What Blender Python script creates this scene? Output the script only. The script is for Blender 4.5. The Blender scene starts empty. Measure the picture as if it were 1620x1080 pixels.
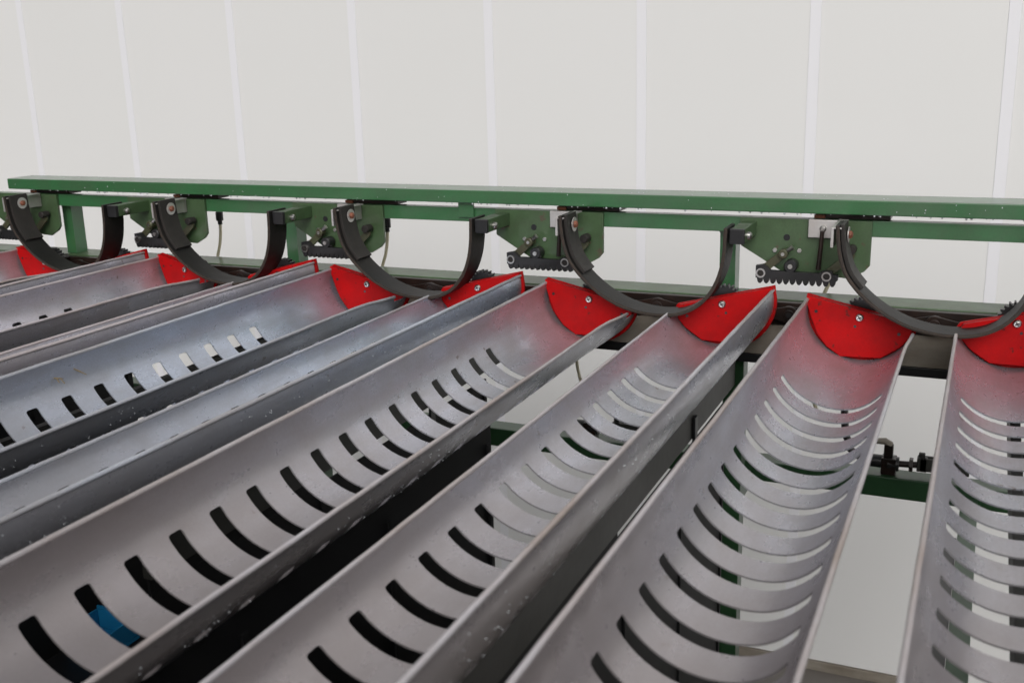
import bpy, math, random
from math import sin, cos, pi, radians
from mathutils import Vector, Matrix
random.seed(7)
S = bpy.context.scene
COL = S.collection

# ------------------------------------------------------------------ camera
YAW, PITCH, ROLL = 0.427496, 0.258428, -0.028329
fw = Vector((-sin(YAW)*cos(PITCH), cos(YAW)*cos(PITCH), -sin(PITCH)))
r0 = Vector((cos(YAW), sin(YAW), 0)); u0 = r0.cross(fw)
rt = cos(ROLL)*r0 + sin(ROLL)*u0; up = -sin(ROLL)*r0 + cos(ROLL)*u0
cam = bpy.data.cameras.new('camera'); camo = bpy.data.objects.new('camera', cam); COL.objects.link(camo)
M = Matrix((rt, up, -fw)).transposed().to_4x4(); M.translation = (0, 0, 1.65); camo.matrix_world = M
cam.sensor_fit = 'HORIZONTAL'; cam.sensor_width = 36; cam.lens = 36*1672.6/1620
cam.clip_start = .02; cam.clip_end = 100
cam.dof.use_dof = True; cam.dof.focus_distance = 1.55; cam.dof.aperture_fstop = 9
S.camera = camo

# ------------------------------------------------------------------ light
W = bpy.data.worlds.new('World'); S.world = W; W.use_nodes = True
nt = W.node_tree; nt.nodes.clear()
out = nt.nodes.new('ShaderNodeOutputWorld'); bg = nt.nodes.new('ShaderNodeBackground')
sky = nt.nodes.new('ShaderNodeTexSky'); sky.sky_type = 'NISHITA'; sky.sun_disc = False
SUN_EL, SUN_AZ = radians(35), radians(158)
sky.sun_elevation = SUN_EL; sky.sun_rotation = SUN_AZ; sky.air_density = 1.0; sky.dust_density = 6.0; sky.ozone_density = 1.0
hs = nt.nodes.new('ShaderNodeHueSaturation'); hs.inputs['Saturation'].default_value = .16
nt.links.new(sky.outputs[0], hs.inputs['Color']); nt.links.new(hs.outputs[0], bg.inputs[0])
bg.inputs[1].default_value = .135; nt.links.new(bg.outputs[0], out.inputs[0])
sl = bpy.data.lights.new('sun', 'SUN'); sl.energy = .9; sl.angle = radians(45); sl.color = (1, .97, .93)
so = bpy.data.objects.new('sun', sl); COL.objects.link(so)
sd = Vector((sin(SUN_AZ)*cos(SUN_EL), cos(SUN_AZ)*cos(SUN_EL), sin(SUN_EL)))
so.rotation_euler = sd.to_track_quat('Z', 'Y').to_euler(); so.location = sd*8
S.view_settings.view_transform = 'Standard'; S.view_settings.look = 'None'
S.view_settings.exposure = -0.31; S.view_settings.gamma = 1.0

# ------------------------------------------------------------------ materials
def mat(name, base, rough=.5, metal=0., c2=None, nscale=8., namt=.5, stretch=(1, 1, 1), bump=0., bscale=60.,
        rvar=.08, objcol=False, spots=None, sspots=60., sthr=.7, spec=.5, coat=0., fine=0., wave=0., streak=0., enddirt=False):
    m = bpy.data.materials.new(name); m.use_nodes = True
    n = m.node_tree.nodes; l = m.node_tree.links; b = n['Principled BSDF']
    tc = n.new('ShaderNodeTexCoord'); oi = n.new('ShaderNodeObjectInfo')
    mul = n.new('ShaderNodeMath'); mul.operation = 'MULTIPLY'; mul.inputs[1].default_value = 37.
    l.new(oi.outputs['Random'], mul.inputs[0])
    ad = n.new('ShaderNodeVectorMath'); ad.operation = 'ADD'
    l.new(tc.outputs['Object'], ad.inputs[0]); l.new(mul.outputs[0], ad.inputs[1])
    mp = n.new('ShaderNodeMapping'); mp.inputs['Scale'].default_value = stretch; l.new(ad.outputs[0], mp.inputs[0])
    no = n.new('ShaderNodeTexNoise'); no.inputs['Scale'].default_value = nscale; no.inputs['Detail'].default_value = 7; no.inputs['Roughness'].default_value = .62
    l.new(mp.outputs[0], no.inputs['Vector'])
    rp = n.new('ShaderNodeMapRange'); rp.inputs[1].default_value = .35; rp.inputs[2].default_value = .68
    rp.inputs[4].default_value = namt; l.new(no.outputs[0], rp.inputs[0])
    mx = n.new('ShaderNodeMix'); mx.data_type = 'RGBA'
    c2 = c2 or tuple(x*.6 for x in base)
    mx.inputs[6].default_value = (*base, 1); mx.inputs[7].default_value = (*c2, 1); l.new(rp.outputs[0], mx.inputs[0])
    cur = mx.outputs[2]
    if spots:
        n2 = n.new('ShaderNodeTexNoise'); n2.inputs['Scale'].default_value = sspots; n2.inputs['Detail'].default_value = 3
        l.new(ad.outputs[0], n2.inputs['Vector'])
        r2 = n.new('ShaderNodeMapRange'); r2.inputs[1].default_value = sthr; r2.inputs[2].default_value = sthr+.04; r2.inputs[4].default_value = .85
        l.new(n2.outputs[0], r2.inputs[0])
        m2 = n.new('ShaderNodeMix'); m2.data_type = 'RGBA'; m2.inputs[7].default_value = (*spots, 1)
        l.new(r2.outputs[0], m2.inputs[0]); l.new(cur, m2.inputs[6]); cur = m2.outputs[2]
    if fine:
        n5 = n.new('ShaderNodeTexNoise'); n5.inputs['Scale'].default_value = 420; n5.inputs['Detail'].default_value = 2
        l.new(ad.outputs[0], n5.inputs['Vector'])
        r5 = n.new('ShaderNodeMapRange'); r5.inputs[1].default_value = .3; r5.inputs[2].default_value = .7; r5.inputs[3].default_value = 1-fine; r5.inputs[4].default_value = 1+fine
        l.new(n5.outputs[0], r5.inputs[0])
        m5 = n.new('ShaderNodeVectorMath'); m5.operation = 'SCALE'; l.new(cur, m5.inputs[0]); l.new(r5.outputs[0], m5.inputs['Scale']); cur = m5.outputs[0]
    if streak:
        mp2 = n.new('ShaderNodeMapping'); mp2.inputs['Scale'].default_value = (1, .025, 1); l.new(ad.outputs[0], mp2.inputs[0])
        n9 = n.new('ShaderNodeTexNoise'); n9.inputs['Scale'].default_value = 330; n9.inputs['Detail'].default_value = 3; l.new(mp2.outputs[0], n9.inputs['Vector'])
        r9 = n.new('ShaderNodeMapRange'); r9.inputs[1].default_value = .3; r9.inputs[2].default_value = .7; r9.inputs[3].default_value = 1-streak; r9.inputs[4].default_value = 1+streak
        l.new(n9.outputs[0], r9.inputs[0])
        m9 = n.new('ShaderNodeVectorMath'); m9.operation = 'SCALE'; l.new(cur, m9.inputs[0]); l.new(r9.outputs[0], m9.inputs['Scale']); cur = m9.outputs[0]
    if enddirt:
        sp = n.new('ShaderNodeSeparateXYZ'); l.new(tc.outputs['Object'], sp.inputs[0])
        n7 = n.new('ShaderNodeTexNoise'); n7.inputs['Scale'].default_value = 22; n7.inputs['Detail'].default_value = 6; l.new(ad.outputs[0], n7.inputs['Vector'])
        a7 = n.new('ShaderNodeMath'); a7.operation = 'MULTIPLY_ADD'; a7.inputs[1].default_value = .09; l.new(n7.outputs[0], a7.inputs[0]); l.new(sp.outputs['Y'], a7.inputs[2])
        r7 = n.new('ShaderNodeMapRange'); r7.interpolation_type = 'SMOOTHSTEP'; r7.inputs[1].default_value = .0; r7.inputs[2].default_value = .045; r7.inputs[4].default_value = .6
        l.new(a7.outputs[0], r7.inputs[0])
        m7 = n.new('ShaderNodeMix'); m7.data_type = 'RGBA'; m7.inputs[7].default_value = (.20, .165, .16, 1); l.new(r7.outputs[0], m7.inputs[0]); l.new(cur, m7.inputs[6]); cur = m7.outputs[2]
        g7 = n.new('ShaderNodeMapRange'); g7.interpolation_type = 'SMOOTHSTEP'; g7.inputs[1].default_value = -.20; g7.inputs[2].default_value = -.95; g7.inputs[4].default_value = .85
        l.new(a7.outputs[0], g7.inputs[0])
        m8 = n.new('ShaderNodeMix'); m8.data_type = 'RGBA'; m8.inputs[7].default_value = (.295, .256, .24, 1); l.new(g7.outputs[0], m8.inputs[0]); l.new(cur, m8.inputs[6]); cur = m8.outputs[2]
    if objcol:
        m3 = n.new('ShaderNodeMix'); m3.data_type = 'RGBA'; m3.blend_type = 'MULTIPLY'; m3.inputs[0].default_value = 1
        l.new(cur, m3.inputs[6]); l.new(oi.outputs['Color'], m3.inputs[7]); cur = m3.outputs[2]
    l.new(cur, b.inputs['Base Color'])
    b.inputs['Metallic'].default_value = metal; b.inputs['Specular IOR Level'].default_value = spec
    if coat: b.inputs['Coat Weight'].default_value = coat; b.inputs['Coat Roughness'].default_value = .10; b.inputs['Coat IOR'].default_value = 1.5
    rr = n.new('ShaderNodeMapRange'); rr.inputs[3].default_value = max(.03, rough-rvar); rr.inputs[4].default_value = min(1, rough+rvar)
    l.new(no.outputs[0], rr.inputs[0]); l.new(rr.outputs[0], b.inputs['Roughness'])
    if bump:
        n4 = n.new('ShaderNodeTexNoise'); n4.inputs['Scale'].default_value = bscale; n4.inputs['Detail'].default_value = 4
        l.new(ad.outputs[0], n4.inputs['Vector'])
        bp = n.new('ShaderNodeBump'); bp.inputs['Strength'].default_value = bump; bp.inputs['Distance'].default_value = .001
        l.new(n4.outputs[0], bp.inputs['Height']); l.new(bp.outputs[0], b.inputs['Normal'])
        if wave:
            n6 = n.new('ShaderNodeTexNoise'); n6.inputs['Scale'].default_value = 14; n6.inputs['Detail'].default_value = 2
            l.new(mp.outputs[0], n6.inputs['Vector'])
            b6 = n.new('ShaderNodeBump'); b6.inputs['Strength'].default_value = wave; b6.inputs['Distance'].default_value = .004
            l.new(n6.outputs[0], b6.inputs['Height']); l.new(b6.outputs[0], bp.inputs['Normal'])
    return m

MT = dict(
    shell=mat('galvanised_sheet', (.53, .535, .58), .29, .6, (.44, .42, .425), 26, .95, (1, .5, 1), .10, 160, .13, True, spots=(.24, .205, .19), sspots=75, sthr=.71, fine=.08, streak=.035, wave=.2, enddirt=True),
    rim=mat('worn_sheet_edge', (.62, .60, .61), .42, .6, (.40, .31, .25), 14, .8, (1, .3, 1), .2, 200, .1, True),
    red=mat('red_plastic', (.43, .003, .004), .5, 0, (.26, .005, .006), 22, .8, bump=.15, bscale=90, spots=(.10, .014, .012), sspots=85, sthr=.66, fine=.05, spec=.12),
    green=mat('green_beam_paint', (.028, .120, .042), .40, 0, (.040, .098, .044), 20, .9, fine=.06, coat=.6, bump=.12, bscale=70, spots=(.10, .075, .045), sspots=60, sthr=.74),
    olive=mat('olive_green_paint', (.050, .098, .040), .48, 0, (.036, .062, .026), 24, .9, fine=.08, coat=.3, bump=.12, bscale=80, spots=(.07, .05, .03), sspots=60, sthr=.66),
    dgreen=mat('dark_green_paint', (.025, .075, .030), .35, 0, (.015, .045, .02), 10, .8, bump=.1),
    rubber=mat('black_belt_rubber', (.007, .007, .007), .5, 0, (.018, .015, .013), 22, .8, spec=.28, bump=.3, bscale=160),
    edge=mat('belt_cord_edge', (.020, .016, .014), .7, 0, (.055, .034, .022), 160, .8, bump=.3, bscale=300),
    pad=mat('worn_rubber_pad', (.030, .026, .024), .5, 0, (.016, .015, .014), 25, .8, spec=.3, bump=.3, bscale=160),
    black=mat('black_plastic', (.010, .010, .011), .38, 0, (.02, .02, .022), 20, .6),
    grease=mat('greasy_dark_steel', (.012, .009, .008), .34, .2, (.028, .014, .010), 26, .9, bump=.4, bscale=70, rvar=.15),
    brown=mat('dirty_channel_steel', (.34, .31, .265), .5, .3, (.19, .16, .125), 14, .9, (.4, 1, 1), .3, 80),
    alu=mat('scuffed_aluminium', (.62, .61, .60), .38, .7, (.45, .40, .38), 30, .7, bump=.15, bscale=120),
    zinc=mat('zinc_screw', (.55, .54, .52), .3, 1, (.4, .38, .35), 60, .6),
    rust=mat('rusty_bolt', (.24, .085, .045), .65, .2, (.12, .045, .03), 120, .8, bump=.5, bscale=220),
    link=mat('greasy_green_link', (.075, .085, .045), .4, .2, (.05, .035, .022), 60, .8, bump=.3, bscale=160),
    wall=mat('white_panel', (.715, .715, .714), .34, 0, (.697, .699, .694), 1.5, .7, bump=.02, bscale=20, spots=(.74, .70, .66), sspots=4, sthr=.73, rvar=.03),
    joint=mat('white_joint_strip', (.75, .75, .785), .35, 0, (.735, .735, .765), 3, .5),
    groove=mat('joint_groove', (.68, .675, .66), .6),
    floor=mat('floor_concrete', (.15, .137, .125), .45, 0, (.10, .09, .082), 3, .8, bump=.3, bscale=40, spots=(.04, .035, .03), sspots=14, sthr=.66),
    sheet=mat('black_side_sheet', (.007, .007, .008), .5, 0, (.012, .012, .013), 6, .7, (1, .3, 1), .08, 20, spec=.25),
    gsheet=mat('dark_grey_side_sheet', (.008, .008, .009), .65, 0, (.007, .007, .008), 6, .8, (1, 1, .3), .2, 30, spec=.22),
    rail=mat('dull_dark_rail', (.048, .048, .045), .5, .3, (.035, .035, .03), 18, .9, (1, .5, 1), .3, 70),
    hose=mat('cream_hose', (.74, .68, .50), .4, 0, (.5, .45, .3), 10, .5),
    hosed=mat('black_hose', (.015, .014, .014), .4),
    blue=mat('blue_plastic', (.010, .17, .36), .4, 0, (.008, .13, .28), 9, .6),
    wood=mat('pale_wood', (.30, .20, .10), .6, 0, (.2, .13, .07), 10, .7, (1, .2, 1)),
    drop=mat('water', (.42, .44, .46), .06, 0, (.6, .62, .65), 30, .4),
    straw=mat('dry_plant_bit', (.20, .15, .08), .8, 0, (.12, .09, .05), 60, .7),
)

# ------------------------------------------------------------------ mesh helpers
class MB:
    def __init__(s): s.v = []; s.f = []; s.mi = []; s.cur = 0
    def add(s, v, f):
        o = len(s.v); s.v += [tuple(p) for p in v]; s.f += [tuple(o+i for i in q) for q in f]; s.mi += [s.cur]*len(f); return s
    def box(s, x0, x1, y0, y1, z0, z1):
        v = [(x, y, z) for x in (x0, x1) for y in (y0, y1) for z in (z0, z1)]
        return s.add(v, [(0, 1, 3, 2), (4, 6, 7, 5), (0, 4, 5, 1), (2, 3, 7, 6), (0, 2, 6, 4), (1, 5, 7, 3)])
    def prism(s, pts, y0, y1):          # pts (x, z) extruded along y
        n = len(pts); a = sum(pts[i][0]*pts[(i+1) % n][1]-pts[(i+1) % n][0]*pts[i][1] for i in range(n))
        if a < 0: pts = pts[::-1]
        v = [(x, y0, z) for x, z in pts]+[(x, y1, z) for x, z in pts]
        return s.add(v, [tuple(range(n)), tuple(range(2*n-1, n-1, -1))]+[(i, i+n, (i+1) % n+n, (i+1) % n) for i in range(n)])
    def tube(s, path, r, n=12, cap=True):
        P = [Vector(p) for p in path]; R = r if isinstance(r, (list, tuple)) else [r]*len(P)
        v = []; f = []; side = None
        for i, p in enumerate(P):
            t = (P[min(i+1, len(P)-1)]-P[max(i-1, 0)]).normalized()
            if side is None:
                side = t.cross(Vector((0, 0, 1)))
                if side.length < .1: side = t.cross(Vector((0, 1, 0)))
            side = (side-t*side.dot(t)).normalized(); w = t.cross(side)
            v += [p+R[i]*(cos(2*pi*k/n)*side+sin(2*pi*k/n)*w) for k in range(n)]
        for i in range(len(P)-1):
            for k in range(n):
                a = i*n+k; b = i*n+(k+1) % n; f.append((a, b, b+n, a+n))
        if cap: f += [tuple(range(n-1, -1, -1)), tuple(range((len(P)-1)*n, len(P)*n))]
        return s.add(v, f)
    def cyl(s, a, b, r, n=20): return s.tube([a, b], r, n)
    def ball(s, c, r, sz=1., n=8, k=5):
        P = [(c[0], c[1], c[2]+r*sz*cos(pi*i/k)) for i in range(k+1)]
        R = [max(1e-5, r*sin(pi*i/k)) for i in range(k+1)]
        v = []; f = []
        for p, q in zip(P, R): v += [(p[0]+q*cos(2*pi*j/n), p[1]+q*sin(2*pi*j/n), p[2]) for j in range(n)]
        for i in range(k):
            for j in range(n): f.append((i*n+j, (i+1)*n+j, (i+1)*n+(j+1) % n, i*n+(j+1) % n))
        return s.add(v, f)
    def build(s, name, m, parent=None, bevel=0., smooth=True, seg=2):
        me = bpy.data.meshes.new(name); me.from_pydata(s.v, [], s.f)
        ms = m if isinstance(m, (list, tuple)) else [m]
        for q in ms: me.materials.append(MT[q])
        for p, i in zip(me.polygons, s.mi): p.material_index = i
        me.validate(); me.update()
        o = bpy.data.objects.new(name, me); COL.objects.link(o)
        if parent: o.parent = parent
        if bevel:
            b = o.modifiers.new('bevel', 'BEVEL'); b.width = bevel; b.segments = seg; b.limit_method = 'ANGLE'; b.angle_limit = radians(35)
        if smooth:
            me.shade_smooth()
            e = o.modifiers.new('edges', 'EDGE_SPLIT'); e.split_angle = radians(32)
            if bevel:
                wn = o.modifiers.new('weighted', 'WEIGHTED_NORMAL'); wn.keep_sharp = True; wn.weight = 90
        return o

def tag(o, label=None, cat=None, group=None, kind=None):
    if label: o['label'] = label
    if cat: o['category'] = cat
    if group: o['group'] = group
    if kind: o['kind'] = kind
    return o
def thing(name, loc, label, cat, group=None):
    o = bpy.data.objects.new(name, None); COL.objects.link(o); o.location = loc; o.empty_display_size = .05
    return tag(o, label, cat, group)
def copy_tree(o, parent=None):
    c = o.copy(); COL.objects.link(c); c.parent = parent
    if parent is None: c.location = o.location
    for ch in [x for x in o.children]: copy_tree(ch, c)
    return c

# ------------------------------------------------------------------ setting
WY = 2.70
tag(MB().box(-9, 5, -5, 8, -.05, 0).build('floor', 'floor', smooth=False), kind='structure')
wallo = thing('panel_wall', (0, WY, 0), 'tall white panel wall with pale vertical joint strips behind the green machine', 'wall')
step = .4315; x0s = .0205; XS = [x0s-step*i for i in range(-5, 15)]
mb = MB(); mb.box(-6.2, 2.4, .03, .10, .0, 4.2); mb.build('backing', 'groove', wallo, smooth=False)
for i in range(len(XS)-1):
    a, b = XS[i+1]+.01305, XS[i]-.01305
    MB().box(a, b, .0, .03, .03, 4.2).build('panel', 'wall', wallo, bevel=.0006, smooth=True)
for x in XS:
    MB().prism([(x-.0130, 4.2), (x+.0130, 4.2), (x+.0130, .03), (x-.0130, .03)], -.0012, .03).build('joint_strip', 'joint', wallo, bevel=.0006)
MB().box(-6.2, 2.4, -.006, .03, .0, .028).build('base_strip', 'brown', wallo, bevel=.002)

# ------------------------------------------------------------------ machine frame
DX = [0., -.3975, -.793, -1.1735, -1.542]          # pair offsets, right to left
XC = -.055                                          # middle of the rightmost pair
frame = thing('machine_frame', (0, 0, 0), 'green steel frame with a long top box beam carrying the row of troughs', 'machine frame')
def part(name, m, f, bevel=.0, **k):
    mb = MB(); f(mb); return mb.build(name, m, frame, bevel=bevel, **k)
part('top_beam', 'green', lambda m: m.box(-1.805, .62, 1.535, 1.600, 1.4300, 1.4510), .0022)
part('upper_beam', 'green', lambda m: m.box(-2.05, .62, 1.551, 1.569, 1.3975, 1.4205), .0012)
tb = MB()
for i in range(90):
    x = random.uniform(-1.79, .1); y = random.uniform(1.536, 1.545); r = random.uniform(.0009, .0019)
    tb.ball((x, y, 1.4300-r*.5), r, 1.2, 6, 4)
for i in range(80):
    x = random.uniform(-1.79, .1); r = random.uniform(.0004, .0011)
    tb.ball((x, random.uniform(1.54, 1.598), 1.4511), r, .5, 6, 4)
for i in range(34):
    x = random.uniform(-1.79, .1); r = random.uniform(.0004, .0009)
    tb.ball((x, 1.5348, random.uniform(1.432, 1.449)), r, 1.3, 6, 4)
d = tb.build('water_drops', 'drop', frame); d['kind'] = 'stuff'
part('rail', 'olive', lambda m: m.box(-2.05, .62, 1.560, 1.622, 1.266, 1.2985), .002)
part('guide_bar', 'grease', lambda m: m.box(-2.05, .62, 1.548, 1.5598, 1.262, 1.2965), .001)
part('channel', 'brown', lambda m: (m.box(-2.05, .62, 1.551, 1.556, 1.214, 1.261), m.box(-2.05, .62, 1.556, 1.60, 1.256, 1.261), m.box(-2.05, .62, 1.556, 1.60, 1.214, 1.219)), .001)
part('channel_lip', 'black', lambda m: m.box(-2.05, .62, 1.549, 1.598, 1.200, 1.2135), .001)
def fillet(m, cx, cz, sx, sz, r, y0, y1, n=8):
    pts = [(cx, cz)]
    for i in range(n+1):
        a = (pi/2)*i/n; pts.append((cx+sx*(r-r*sin(a)), cz+sz*(r-r*cos(a))))
    m.prism(pts, y0, y1)
for px in (-1.692, -1.1495, -.354, .44):
    def fp(m, px=px):
        m.box(px-.0115, px+.0125, 1.5705, 1.600, 1.2990, 1.3990)
        fillet(m, px-.0115, 1.3975, -1, -1, .008, 1.571, 1.575)
    part('post', 'green', fp, .0016)
for px in (-1.9, -1.13, -.340, .62):
    part('leg', 'dgreen', lambda m, px=px: m.box(px-.014, px+.018, 1.5605, 1.592, 0.0, 1.1998), .002)
part('lower_cross_beam', 'dgreen', lambda m: m.box(-2.0, .62, 1.755, 1.800, .925, .962), .003)
for px, w in ((-.3565, .013), (.010, .013)):
    part('lower_side_beam', 'dgreen', lambda m, px=px, w=w: m.box(px-w, px+w, -.3, 1.7548, .915, .945), .002)
part('lower_side_strip', 'black', lambda m: m.box(-.0300, -.0035, -.3, 1.60, .918, .940), .001)
part('support_tab', 'green', lambda m: m.box(-.795, -.767, 1.546, 1.5505, 1.405, 1.4298), .0008)
for i, dx in enumerate(DX):
    c = XC+dx
    b = part('spacer_block', 'grease', lambda m: m.box(c-.156, c-.068, 1.558, 1.590, 1.4207, 1.4298), .001)
    b2 = part('spacer_block', 'rust', lambda m: m.box(c-.172, c-.1565, 1.556, 1.572, 1.4208, 1.4262), .001)
    # gusset plate with its holes and bolts
    P = [(-.215, 1.4203), (-.212, 1.384), (-.2143+.0, 1.3424), (-.118, 1.3376), (-.098, 1.3488), (-.0908, 1.3574), (-.0905, 1.4203)]
    P = [(-.2755, 1.4203), (-.2735, 1.3790), (-.2143, 1.3440), (-.118, 1.3376), (-.098, 1.3488), (-.0908, 1.3574), (-.0905, 1.4203)]
    g = part('gusset_plate', 'olive', lambda m: m.prism([(c+x, z) for x, z in P], 1.5450, 1.5508), .0006)
    hb = MB(); hb.cyl((c-.2072, 1.5442, 1.3936), (c-.2072, 1.5446, 1.3936), .0048, 16); hb.build('hole', 'black', g)
    for hx, hz in ((-.2235, 1.3745), (-.1887, 1.3752)):
        hb = MB(); hb.cyl((c+hx, 1.5425, hz), (c+hx, 1.5449, hz), .0034, 6); hb.build('bolt_head', 'zinc', g, bevel=.0004)
    tube = part('arm_tube', 'olive', lambda m: m.box(c+.1260, c+.1465, 1.466, 1.5449, 1.3955, 1.4160), .0016)
    MB().box(c+.1255, c+.1470, 1.458, 1.4659, 1.3950, 1.4165).build('end_cap', 'black', tube, bevel=.0018)
    b = MB(); b.tube([(c+.1466, 1.484, 1.404), (c+.1505, 1.484, 1.404), (c+.1525, 1.484, 1.404)], [.0055, .0053, .003], 16); b.build('bolt_head', 'zinc', tube)
part('added_shade_panel', 'dgreen', lambda m: m.box(-2.2, 1.1, -.36, -.33, 0, 1.17), .003)  # added out of view behind the camera, blocks light to darken the lower wall
# chain link bars with eyes, dark and greasy, along the guide bar
lk = [XC+.1985*1.0-.1985*k for k in range(0, 11)]
def link_bar(m, xa, xb, z, y0, y1):
    pts = []
    for k in range(9): a = pi/2+pi*k/8; pts.append((xa+.0125*cos(a), z+.0125*sin(a)))
    pts += [(xa+.03, z-.006), (xb-.03, z-.006)]
    for k in range(9): a = -pi/2+pi*k/8; pts.append((xb+.0125*cos(a), z+.0125*sin(a)))
    pts += [(xb-.03, z+.006), (xa+.03, z+.006)]
    m.prism(pts, y0, y1)
for k in range(len(lk)-1):
    o = .0 if k % 2 else .0042
    l = part('chain_link', 'grease', lambda m: link_bar(m, lk[k+1], lk[k], 1.281, 1.5395-o, 1.5432-o), .0007)
    b = MB(); b.tube([(lk[k], 1.5478, 1.281), (lk[k], 1.533, 1.281)], .0075, 16); b.build('pin', 'grease', l, bevel=.001)
    b = MB(); b.cyl((lk[k], 1.5329, 1.281), (lk[k], 1.5325, 1.281), .0035, 12); b.build('pin_hole', 'black', l)

# ------------------------------------------------------------------ troughs
EXH = (.0719, -.0160)                       # half chord of a left-hand trough (tilted)
def trough_mesh(mirror):
    ex = EXH; L = math.hypot(*ex); n = (ex[1]/L, -ex[0]/L); dep = .068
    def P(t, y):
        x = -ex[0]*cos(t)+n[0]*dep*sin(t); z = -ex[1]*cos(t)+n[1]*dep*sin(t)
        if not mirror:                       # the sheet flares out to meet its end plate
            d = min(1, max(0, (-y-.02)/.14)); d = d*d*(3-2*d); q = min(1, max(0, (t-1.9)/(pi-1.9))); q = q*q*(3-2*q)
            x -= .0036*d*q; z += .0064*d*q
        return ((-x if mirror else x), y, z)
    Y1, Y0 = 0.0, -1.75
    r = .0035/.07
    ta, tb_ = .68, 2.64
    if mirror: ta, tb_ = .67, 2.72
    rows = [(Y1, 0, False), (-.004, 0, False), (-.042, 0, False), (-.065, 0, False), (-.09, 0, False), (-.115, 0, False), (-.14, 0, False), (-.165, 0, False)]
    ys = -.240; w = .0172
    cur = []
    for k in range(24):
        c = ys-.052*k
        q = [0, .06, .18, .35, .6, 1.]
        dd = [x*.0035 for x in q]
        rows.append((c+w/2+.01, 0, False))
        for x in dd: rows.append((c+w/2-x, r-math.sqrt(max(0, r*r-(r-x/.07)**2)), True))
        for x in dd[::-1]: rows.append((c-w/2+x, r-math.sqrt(max(0, r*r-(r-x/.07)**2)), True))
        rows[-1] = (rows[-1][0], rows[-1][1], 'end')
        rows.append((c-w/2-.01, 0, False))
    rows += [(-1.55, 0, False), (Y0, 0, False)]
    nL, nM, nR = 9, 18, 8
    v = []; f = []; prev = None
    for (y, ins, slot) in rows:
        a = ta+ins; b = tb_-ins
        T = [a*i/nL for i in range(nL+1)]+[a+(b-a)*i/nM for i in range(1, nM)]+[b+(pi-b)*i/nR for i in range(nR+1)]
        v += [P(t, y) for t in T]
    N = nL+nM+nR+1
    for i in range(len(rows)-1):
        open_ = rows[i][2] is True and rows[i+1][2] in (True, 'end')
        for j in range(N-1):
            if open_ and nL <= j < nL+nM: continue
            if rows[i][0] > -.040 and j >= N-1-2: continue
            q = (i*N+j, i*N+j+1, (i+1)*N+j+1, (i+1)*N+j)
            f.append(q if not mirror else q[::-1])
    return v, f, P
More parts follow.
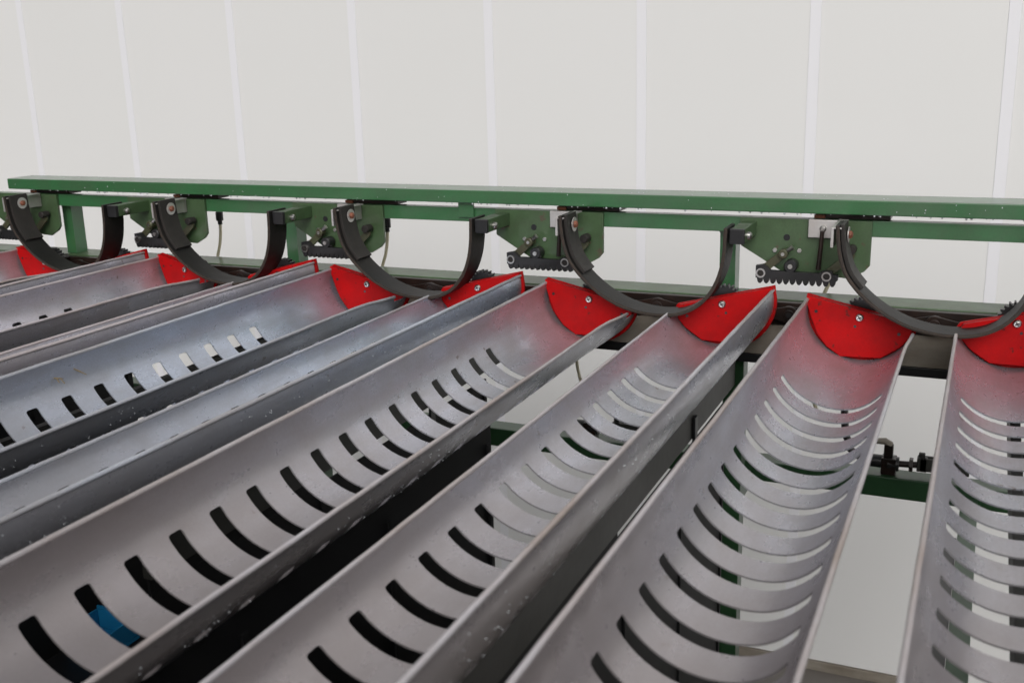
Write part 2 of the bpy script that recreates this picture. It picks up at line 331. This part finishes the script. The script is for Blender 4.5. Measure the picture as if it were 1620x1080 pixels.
def make_trough(mirror):
    v, f, P = trough_mesh(mirror)
    t = thing('trough', (0, 1.5, 1.3), 'x', 'trough')
    mb = MB(); mb.add(v, f); sh = mb.build('shell', 'shell', t, smooth=False)
    me = sh.data; me.shade_smooth()
    s = sh.modifiers.new('thick', 'SOLIDIFY'); s.thickness = .0016; s.offset = -1 if True else 1
    e = sh.modifiers.new('edges', 'EDGE_SPLIT'); e.split_angle = radians(40)
    sg = -1 if mirror else 1
    for tt in (0., pi):
        path = []
        rr = random.Random(3 if tt else 5)
        for k in range(60):
            st = .0425 if tt else .0005; y = -st-(1.7455-st)*(k/59)**1.6; a = P(tt, y); path.append((a[0]+rr.uniform(-.00015, .00015), y, a[2]+.0006+rr.uniform(-.0002, .0002)))
        b = MB(); b.tube(path, .0024, 10); b.build('rim', 'rim', t)
    # red end plate: outer plate a little larger than the trough, and a faceted inner boss
    ex = EXH; L = math.hypot(*ex); n = (ex[1]/L, -ex[0]/L)
    def Q(u, w_):   # u across chord, w_ down
        x = ex[0]/L*u+n[0]*w_; z = ex[1]/L*u+n[1]*w_; return (sg*x, z)
    pts = [Q(-.0775, -.0065), Q(.0690, -.0065), Q(.0765, .001)]
    for k in range(0, 23):
        a = pi*k/22; pts.append(Q(.0765*cos(a)+.0, .003+.0715*sin(a)))
    b = MB(); b.prism(pts, .0012, .0075)
    pl = b.build('end_plate', 'red', t, bevel=.0012)
    bo = [(-.0735, .0222), (.0640, -.0085), (.0690, -.0170), (.0655, -.0300), (.0550, -.0425), (.0300, -.0605), (-.0240, -.0622), (-.0437, -.0490), (-.0570, -.0310), (-.0655, -.0100), (-.0715, .0080)]
    bo = [(sg*x, z) for x, z in bo]
    b = MB(); b.prism(bo, -.0085, .0010); b.build('boss', 'red', pl, bevel=.0010)
    # screws and small holes in the boss
    sx, sz = Q(.0005, .0045) if not mirror else Q(.0005, .0045)
    hd = MB(); hd.tube([(sx, -.0085, sz), (sx, -.0105, sz), (sx, -.0121, sz), (sx, -.0127, sz)], [.0056, .0054, .0040, .0012], 20)
    sc = hd.build('screw', 'zinc', pl)
    cr = MB(); a = .5
    for q in (a, a+pi/2):
        dx, dz = cos(q)*.0030, sin(q)*.0030; ox, oz = -sin(q)*.0007, cos(q)*.0007
        cr.prism([(sx-dx-ox, sz-dz-oz), (sx+dx-ox, sz+dz-oz), (sx+dx+ox, sz+dz+oz), (sx-dx+ox, sz-dz+oz)], -.0132, -.0126)
    cr.build('cross_slot', 'black', sc, smooth=False)
    for u, w_ in ((-.002, .0185), (-.058, .0125), (.056, .0125)):
        hx, hz = Q(u, w_); h = MB(); h.cyl((hx, -.0089, hz), (hx, -.0084, hz), .0019 if u > -.01 and u < .01 else .0022, 12); h.build('hole', 'black', pl)
    # dark toothed wheel behind the plate
    g = []
    nt_ = 22 
    for k in range(nt_):
        for (o, rr) in ((-.32, .0212), (-.14, .0248), (.14, .0248), (.32, .0212)):
            a = 2*pi*(k+o)/nt_; g.append((sx+rr*cos(a), sz+rr*sin(a)))
    b = MB(); b.prism(g, .0095, .0225); b.build('gear_wheel', 'black', t, smooth=False)
    b = MB(); b.cyl((sx, .0076, sz), (sx, .0470, sz), .008, 16); b.build('pivot', 'grease', t)
    # water drops on the outside wall and the rims
    dm = MB(); rd = random.Random(11+int(mirror))
    for k in range(120):
        t_ = (pi-rd.uniform(.12, .62)) if not mirror else rd.uniform(.12, .62)
        y = -rd.uniform(.02, 1.4)
        if rd.random() < .55: y = -rd.choice([.30, .62, .66, .95, 1.1])-rd.gauss(0, .035)
        p = P(t_, y); cx = 0; q = Vector((p[0], 0, p[2])).normalized()
        dm.ball((p[0]+q[0]*.0017, y, p[2]+q[2]*.0017), rd.uniform(.0003, .0007), 1.0, 6, 4)
    for k in range(30):
        t_ = rd.uniform(.08, .6); t_ = pi-t_ if mirror else t_; y = -rd.uniform(.05, 1.4)
        p = P(t_, y); q = Vector((p[0], 0, p[2])).normalized()
        dm.ball((p[0]-q[0]*.0003, y, p[2]-q[2]*.0003), rd.uniform(.0003, .0008), .8, 6, 4)
    dd = dm.build('water_drops', 'drop', t); dd['kind'] = 'stuff'
    return t

GREY = (1.0, .975, .985, 1); WARM = (.975, .995, 1.05, 1); BLUE = (.87, .97, 1.09, 1); MAUVE = (1.0, .985, 1.04, 1)
A = make_trough(False); B = make_trough(True)
AX = [-.1495, -.547, -.9440, -1.3225, -1.6830]
BX = [.0465, -.3425, -.7375, -1.1270, -1.5060]
AC = [WARM, WARM, BLUE, MAUVE, MAUVE]; BC = [WARM, WARM, BLUE, MAUVE, MAUVE]
AL = ['grey slotted trough tilted right whose slots all show fully, just left of the rightmost trough',
      'brownish slotted trough left of the wide black gap, long curved slots down its length',
      'bluish grey trough with plant scraps, left one of the two bluish troughs',
      'mauve grey trough with only tiny dark slot tips showing, in the upper left',
      'trough entering at the far left edge, red plate behind the leftmost black strip']
BL = ['slotted trough cut off by the right edge of the photo',
      'slotted trough with shiny drop-covered outer wall, between the black gap and the rightmost pair',
      'bluish grey trough with plain inside wall, right one of the two bluish troughs',
      'narrow looking mauve trough touching the left side of the left bluish trough',
      'mauve trough showing mostly its outer wall at far left, slim red sliver at its end']
for (src, x, z, lb, ry) in ((A, AX[0]+.3975, 1.2993, 'slotted trough of the pair beyond the right edge, tilted right', 0), (B, BX[0]+.3975, 1.3056, 'slotted trough of the pair beyond the right edge, tilted left', radians(-1.5))):
    t = copy_tree(src); t.location = (x, 1.5, z); t.rotation_euler.y = ry; tag(t, lb, 'trough', 'slotted metal sorting troughs in tilted pairs')
for i in range(5):
    for (src, X, C, LB, zz) in ((A, AX, AC, AL, 1.2993), (B, BX, BC, BL, 1.3056)):
        t = src if i == 0 else copy_tree(src)
        t.location = (X[i], 1.5, zz)
        if src is B: t.rotation_euler.y = radians(0 if i == 2 else -1.5)
        if src is B and i == 2: t.rotation_euler.y = radians(-.8)
        if src is A and i == 3: t.rotation_euler.y = radians(-1.6); t.scale.x = .84; t.location.x = -1.3330; t.location.z = 1.3035
        tag(t, LB[i], 'trough', 'slotted metal sorting troughs in tilted pairs')
        for ch in t.children:
            if ch.name.startswith(('shell', 'rim')): ch.color = C[i]

# ------------------------------------------------------------------ curved belt strips, pads, brackets (one per pair)
def make_strip():
    t = thing('guide_strip', (XC, 1.452, 1.408), 'x', 'guide strip')
    R = .1265; th = .0052
    ctl = [(-.130, .030), (-.1285, .019), (-.1265, -.003), (-.1230, -.023), (-.1150, -.046), (-.1000, -.067), (-.0800, -.086), (-.0550, -.103), (-.0220, -.117), (.0180, -.1235), (.0550, -.120), (.0840, -.106), (.1050, -.083), (.1170, -.056), (.1225, -.028), (.1240, .000), (.1243, .010), (.1243, .02)]
    path = []
    for i in range(1, len(ctl)-2):
        p0, p1, p2, p3 = (Vector(ctl[i+q]) for q in (-1, 0, 1, 2))
        for k in range(5):
            u = k/5; path.append(tuple(.5*((2*p1)+(-p0+p2)*u+(2*p0-5*p1+4*p2-p3)*u*u+(-p0+3*p1-3*p2+p3)*u**3)))
    path.append(ctl[-2])
    def band(path, ya, yb, th, name, mats, inner=0.):
        v = []; n = len(path)
        for i, p in enumerate(path):
            a = Vector(path[max(i-1, 0)]); b = Vector(path[min(i+1, n-1)]); d_ = (b-a).normalized(); nn = Vector((-d_[1], d_[0]))
            for off in (inner, inner+th):
                for y in (ya, yb): v.append((p[0]+nn[0]*off, y, p[1]+nn[1]*off))
        mb = MB()
        f = []
        for i in range(n-1):
            a = i*4; b = a+4
            f += [(a+1, b+1, b, a), (a+2, b+2, b+3, a+3), (a, b, b+2, a+2), (a+3, b+3, b+1, a+1)]
        f += [(0, 2, 3, 1), (4*n-4, 4*n-3, 4*n-1, 4*n-2)]
        mb.add(v, f)
        for k in range(n-1): mb.mi[k*4+2] = 1
        return mb.build(name, mats, t, bevel=.0007)
    band(path, .0, .048, th, 'belt', ['rubber', 'edge'])
    band(path, -.0012, .0, .0018, 'belt_rib', ['edge', 'edge'], .0017)
    pp = path[:22]
    band(pp, .007, .0475, .0055, 'pad', ['pad', 'pad'], th+.0002)
    b = MB(); b.tube([(-R+.0117, .031, .003), (-R+.0127, .031, .003)], .0108, 24); w = b.build('washer', 'alu', t)
    b = MB(); b.tube([(-R+.0127, .031, .003), (-R+.0157, .031, .003), (-R+.0175, .031, .003)], [.0058, .0056, .003], 6); b.build('bolt', 'rust', w, bevel=.0005)
    return t
def make_bracket():
    t = thing('angle_bracket', (XC, 1.5449, 1.4095), 'x', 'bracket')
    MB().box(-.1764, -.1320, -.0075, -.0002, -.0135, .0120).build('mounting_plate', 'alu', t, bevel=.0008)
    f = MB(); f.box(-.1345, -.1307, -.0900, -.0077, -.0125, .0145); f.box(-.1306, -.121, -.0900, -.010, .0125, .0145)
    f.build('flange', 'alu', t, bevel=.0006)
    b = MB(); b.tube([(-.1557, -.0076, .0), (-.1557, -.0110, .0), (-.1557, -.0126, .0)], [.0052, .005, .003], 6); b.build('bolt', 'zinc', t, bevel=.0004)
    return t
def make_rack():
    t = thing('toothed_rack', (XC, 1.530, 1.34), 'x', 'toothed rack')
    pts = [(-.2462, .0145), (-.2462, -.0035)]
    n = 12; x0 = -.2445; w = .1115/n
    for k in range(n):
        xa = x0+w*k
        pts += [(xa, -.0032), (xa+w*.16, -.0088), (xa+w*.36, -.0112), (xa+w*.64, -.0112), (xa+w*.84, -.0088), (xa+w*.98, -.0032)]
    pts += [(-.1310, -.0020), (-.1310, .0060), (-.1375, .0060), (-.1390, .0110), (-.150, .0115), (-.158, .0070), (-.225, .0080), (-.231, .0140), (-.236, .0165)]
    MB().prism(pts, -.0075, .0010).build('rack_bar', 'black', t, bevel=.0006)
    for x, z in ((-.2388, .0040), (-.1461, .0036)):
        b = MB()
        k = 18
        ring = []
        for i in range(k):
            a0 = 2*pi*i/k; a1 = 2*pi*(i+1)/k
            b.prism([(x+.0048*cos(a0), z+.0048*sin(a0)), (x+.0068*cos(a0), z+.0068*sin(a0)), (x+.0068*cos(a1), z+.0068*sin(a1)), (x+.0048*cos(a1), z+.0048*sin(a1))], -.0100, -.0076)
        w_ = b.build('lock_washer', 'zinc', t)
        b = MB(); g = []
        for i in range(16): rr = .0047 if i % 2 else .0032; g.append((x+rr*cos(pi*i/8), z+rr*sin(pi*i/8)))
        b.prism(g, -.0096, -.0070); b.build('pin', 'pad', w_, smooth=False)
    def bar(a, b_, hw, y0, y1, name, m):
        a = Vector(a); b_ = Vector(b_); d_ = (b_-a).normalized(); n_ = Vector((-d_[1], d_[0])); pts = []
        q = math.atan2(d_[1], d_[0])
        for k in range(7): an = q+pi/2+pi*k/6; pts.append((a[0]+hw*cos(an), a[1]+hw*sin(an)))
        for k in range(7): an = q-pi/2+pi*k/6; pts.append((b_[0]+hw*cos(an), b_[1]+hw*sin(an)))
        return MB().prism(pts, y0, y1).build(name, m, t, bevel=.0006)
    bar((-.2388, .0060), (-.2075, .0330), .0058, .0012, .0060, 'link_arm', 'link')
    bar((-.1461, .0060), (-.1160, .0330), .0058, .0012, .0060, 'link_arm', 'link')
    b = MB(); b.tube([(-.2085, .006, .0325), (-.2085, -.0060, .0325), (-.2085, -.0070, .0325)], [.0068, .0068, .0055], 18); pv = b.build('pivot_boss', 'link', t)
    b = MB(); b.cyl((-.2085, -.0085, .0325), (-.2085, -.0070, .0325), .0026, 10); b.build('pivot_pin', 'zinc', pv)
    b = MB(); b.tube([(-.2025, -.003, .0375), (-.1955, -.003, .0430)], [.0030, .0040], 8); b.build('lock_nut', 'zinc', pv, smooth=False)
    b = MB(); b.tube([(-.1975, .012, .0150), (-.1975, -.0050, .0150), (-.1975, -.0062, .0150)], [.0092, .0092, .0080], 24); rl = b.build('roller', 'black', t)
    b = MB(); b.cyl((-.1975, -.0080, .0150), (-.1975, -.0062, .0150), .0034, 12); b.build('roller_pin', 'zinc', rl)
    b = MB(); b.tube([(-.1150, .010, .0420), (-.1150, -.0065, .0420), (-.1150, -.0075, .0420)], [.0066, .0066, .0058], 20); b.build('rear_roller', 'pad', t)
    b = MB(); b.tube([(-.1557, -.002, .0670), (-.1565, -.003, .045), (-.1590, -.002, .0120)], [.0030, .0032, .0036], 10); b.build('pull_rod', 'grease', t)
    return t
def make_hose():
    t = thing('air_hose', (XC-.150, 1.655, 1.37), 'x', 'hose')
    b = MB(); b.tube([(.0, 0, .030), (.0, 0, .012), (.0, 0, .010), (.0, 0, -.006), (0, 0, -.007), (0, 0, -.014)], [.0050, .0050, .0072, .0072, .0045, .0045], 12); b.build('fitting', 'black', t)
    pa = [(-.000, 0, -.012), (-.001, 0, -.03), (-.006, .0, -.055), (-.016, .002, -.080), (-.026, .004, -.12), (-.032, .004, -.18), (-.028, .002, -.24), (-.015, 0, -.28)]
    Pp = []
    for i in range(len(pa)-1):
        p0 = Vector(pa[max(i-1, 0)]); p1 = Vector(pa[i]); p2 = Vector(pa[i+1]); p3 = Vector(pa[min(i+2, len(pa)-1)])
        for k in range(4):
            u = k/4; Pp.append(.5*((2*p1)+(-p0+p2)*u+(2*p0-5*p1+4*p2-p3)*u*u+(-p0+3*p1-3*p2+p3)*u**3))
    Pp.append(Vector(pa[-1]))
    b = MB(); b.tube(Pp, .0030, 8); b.build('tube', 'hose', t)
    return t
where = ['rightmost of the five', 'second from the right, above the wide shiny pair', 'third from the right, above the bluish troughs', 'fourth from the right, beside a green post', 'leftmost of the five']
protos = [(make_strip(), 'guide_strip', 'half round black belt strip, {}', 'guide strip', 'half round black belt strips over the trough pairs'),
          (make_bracket(), 'angle_bracket', 'aluminium angle bracket, {}', 'bracket', 'aluminium brackets on the green plates'),
          (make_rack(), 'toothed_rack', 'black toothed rack on link arms, {}', 'toothed rack', 'black toothed racks under the green plates'),
          (make_hose(), 'air_hose', 'cream air hose with black fitting, {}', 'hose', 'cream air hoses behind the frame')]
wr = {'bracket': ['rightmost one, its bolt in full view', 'second from the right, half hidden by the belt strip', 'middle one of the five', 'fourth from the right, beside a rusty bolt', 'leftmost one, with green smears'],
      'toothed rack': ['rightmost one, both star washers in view', 'second from the right, teeth over a red corner', 'middle one of the five', 'fourth from the right, partly behind its strip', 'leftmost one, mostly hidden by the strip'],
      'hose': ['rightmost one, only its short end visible', 'second from the right, showing between two troughs below', 'middle one of the five, right of the green plate', 'fourth from the right, curving beside the leftmost full plate', 'leftmost one, beside the green post'],
      'guide strip': where}
for (p, nm, lb, cat, gr) in protos:
    base = p.location.copy()
    for i, dx in enumerate(DX):
        o = p if i == 0 else copy_tree(p)
        o.location = (base[0]+dx, base[1], base[2]); tag(o, lb.format(wr[cat][i]), cat, gr)

# ------------------------------------------------------------------ parts below the troughs
def rail_thing(xc, lab, ya=-.25, zt=.022):
    t = thing('carrier_rail', (xc, 0, 1.18), lab, 'rail', 'dark rails under the troughs')
    MB().box(-.006, .006, ya, 1.5486, -.018, zt).build('strip', 'rail', t, bevel=.001)
    for y in (1.30,):
        MB().box(.0062, .0105, y-.007, y+.007, -.050, .012).build('bracket', 'black', t, bevel=.001)
    return t
def side_sheet(xc, y1, z1, z0, m, lab, ya=-.25):
    t = thing('side_sheet', (xc, 0, z0), lab, 'side panel', 'dark sheets hanging below the troughs')
    h = z1-z0
    MB().box(-.002, .002, ya, y1, 0, h).build('sheet', m, t, bevel=.0008)
    if m == 'gsheet': MB().box(-.0018, .0018, ya, 1.0, h+.0003, h+.0146).build('top_lip', m, t, bevel=.0005)
    for k in range(6):
        y = y1-.012-.235*k
        if y > ya+.02: MB().box(.0021, .0052, y-.004, y+.004, .02, h-.02).build('seam', m, t, bevel=.0008)
    return t
rl = ['dark brown rail seen through the slots of the rightmost trough', 'dull dark rail along the underside of the shiny drop-covered trough', 'dark rail under the right bluish trough, seen through slots',
      'dark rail under the fourth trough pair from the right', 'dark rail under the leftmost trough pair']
for i in range(5): rail_thing((.052 if i == 0 else BX[i]+.004), rl[i], .72 if i == 2 else -.25, .05 if i == 4 else .022)
sl_ = ['dark grey sheet below the shiny drop-covered trough, with a bright slit above it', 'dark grey sheet below the right bluish trough', 'dark grey sheet below the fourth trough pair from the right', 'dark grey sheet below the leftmost trough pair']
for i in (1, 2, 3, 4): side_sheet(BX[i]+.004, 1.50, 1.147, .35, 'gsheet', sl_[i-1], .72 if i == 2 else -.25)
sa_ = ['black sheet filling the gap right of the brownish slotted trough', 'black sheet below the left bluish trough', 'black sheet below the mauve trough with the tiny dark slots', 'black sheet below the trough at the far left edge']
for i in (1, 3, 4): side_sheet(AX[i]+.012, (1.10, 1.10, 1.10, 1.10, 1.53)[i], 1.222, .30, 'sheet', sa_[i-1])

def cylinder_thing(x, lab, s=1):
    t = thing('air_cylinder', (x, 1.775, .962), lab, 'air cylinder', 'dark pneumatic cylinders on the lower green beam')
    b = MB(); b.tube([(-.055, 0, .020), (-.012, 0, .020), (-.012, 0, .018), (.006, 0, .018)], [.011, .011, .013, .012], 16); b.build('barrel', 'black', t)
    b = MB(); b.box(-.022, .002, -.012, .012, .0005, .030); b.box(-.019, -.004, -.006, .006, .030, .052); b.build('mount', 'grease', t, bevel=.002)
    b = MB(); b.tube([(-.008, 0, .050), (-.018, 0, .056), (-.036, 0, .055)], [.006, .006, .0045], 10); b.tube([(-.036, 0, .055), (-.046, 0, .055)], .002, 8); b.build('fitting', 'brown', t)
    b = MB(); b.tube([(.006, 0, .019), (.040, 0, .021)], .0055, 12); b.tube([(.022, 0, .020), (.028, 0, .020)], .012, 6); b.build('piston_rod', 'grease', t)
    b = MB(); b.box(.038, .115, -.009, -.004, .013, .036); b.box(.038, .115, .004, .009, .013, .036); b.box(.034, .050, -.009, .009, .012, .036); b.box(.036, .046, -.004, .004, .034, .043); b.build('clevis', 'rail', t, bevel=.0015)
    if s:
      b = MB(); b.tube([(-.052, -.012, .024), (-.072, -.014, .040), (-.082, -.012, .070), (-.086, -.008, .110), (-.086, .0, .24)], .0062, 8); b.build('feed_hose', 'hosed', t)
    return t
cylinder_thing(-.108, 'dark air cylinder with fork end, between the two rightmost troughs')
cylinder_thing(-.640, 'dark air cylinder seen through the slots of the shiny drop-covered trough', 0)

# blue crate and a pale board on the floor under the left side
def crate(x, y, rz):
    t = thing('plastic_tray', (x, y, 0), 'small blue plastic tray standing low under the troughs, seen through slots at lower left', 'tray'); t.rotation_euler.z = rz; t.location.z = .885
    MB().box(-.035, .035, -.032, .032, 0.001, .006).build('base', 'blue', t, bevel=.001)
    b = MB(); b.box(-.035, .035, -.032, -.029, .0065, .036); b.box(-.035, .035, .029, .032, .0065, .036); b.box(-.035, -.032, -.0285, .0285, .0065, .036); b.box(.032, .035, -.0285, .0285, .0065, .036)
    b.build('wall', 'blue', t, bevel=.001)
    b = MB(); b.box(-.038, .038, -.036, -.0325, .030, .038); b.box(-.038, .038, .0325, .036, .030, .038); b.build('rim', 'blue', t, bevel=.001)
    return t
part('lower_shelf', 'sheet', lambda m: m.box(-1.115, -.80, .45, 1.3, .86, .885), .001)
crate(-1.068, .955, .05)

# straw scraps lying in the left bluish trough
for (x, y, z, lab, pts) in ((-1.0155, .890, 1.2935, 'tiny brown forked plant scrap lying in the left bluish trough', [[(-.004, -.004, .001), (.002, .001, 0), (.006, .008, -.002)], [(.002, .001, .0), (.009, -.002, -.004)], [(.004, .004, 0), (.012, .003, -.006)]]),
                    (-1.0165, .925, 1.2965, 'thin brown stalk scrap beside the rim of the left bluish trough', [[(-.003, -.008, .004), (.004, .0, -.003), (.010, .006, -.009)]])):
    t = MB()
    for p in pts: t.tube([(a, b, c+.0012) for a, b, c in p], [.0006, .0010, .0005][:len(p)] if len(p) == 3 else .0007, 5)
    o = t.build('plant_scrap', 'straw'); o.location = (x, y, z); tag(o, lab, 'plant scrap')

S.render.engine = 'CYCLES'
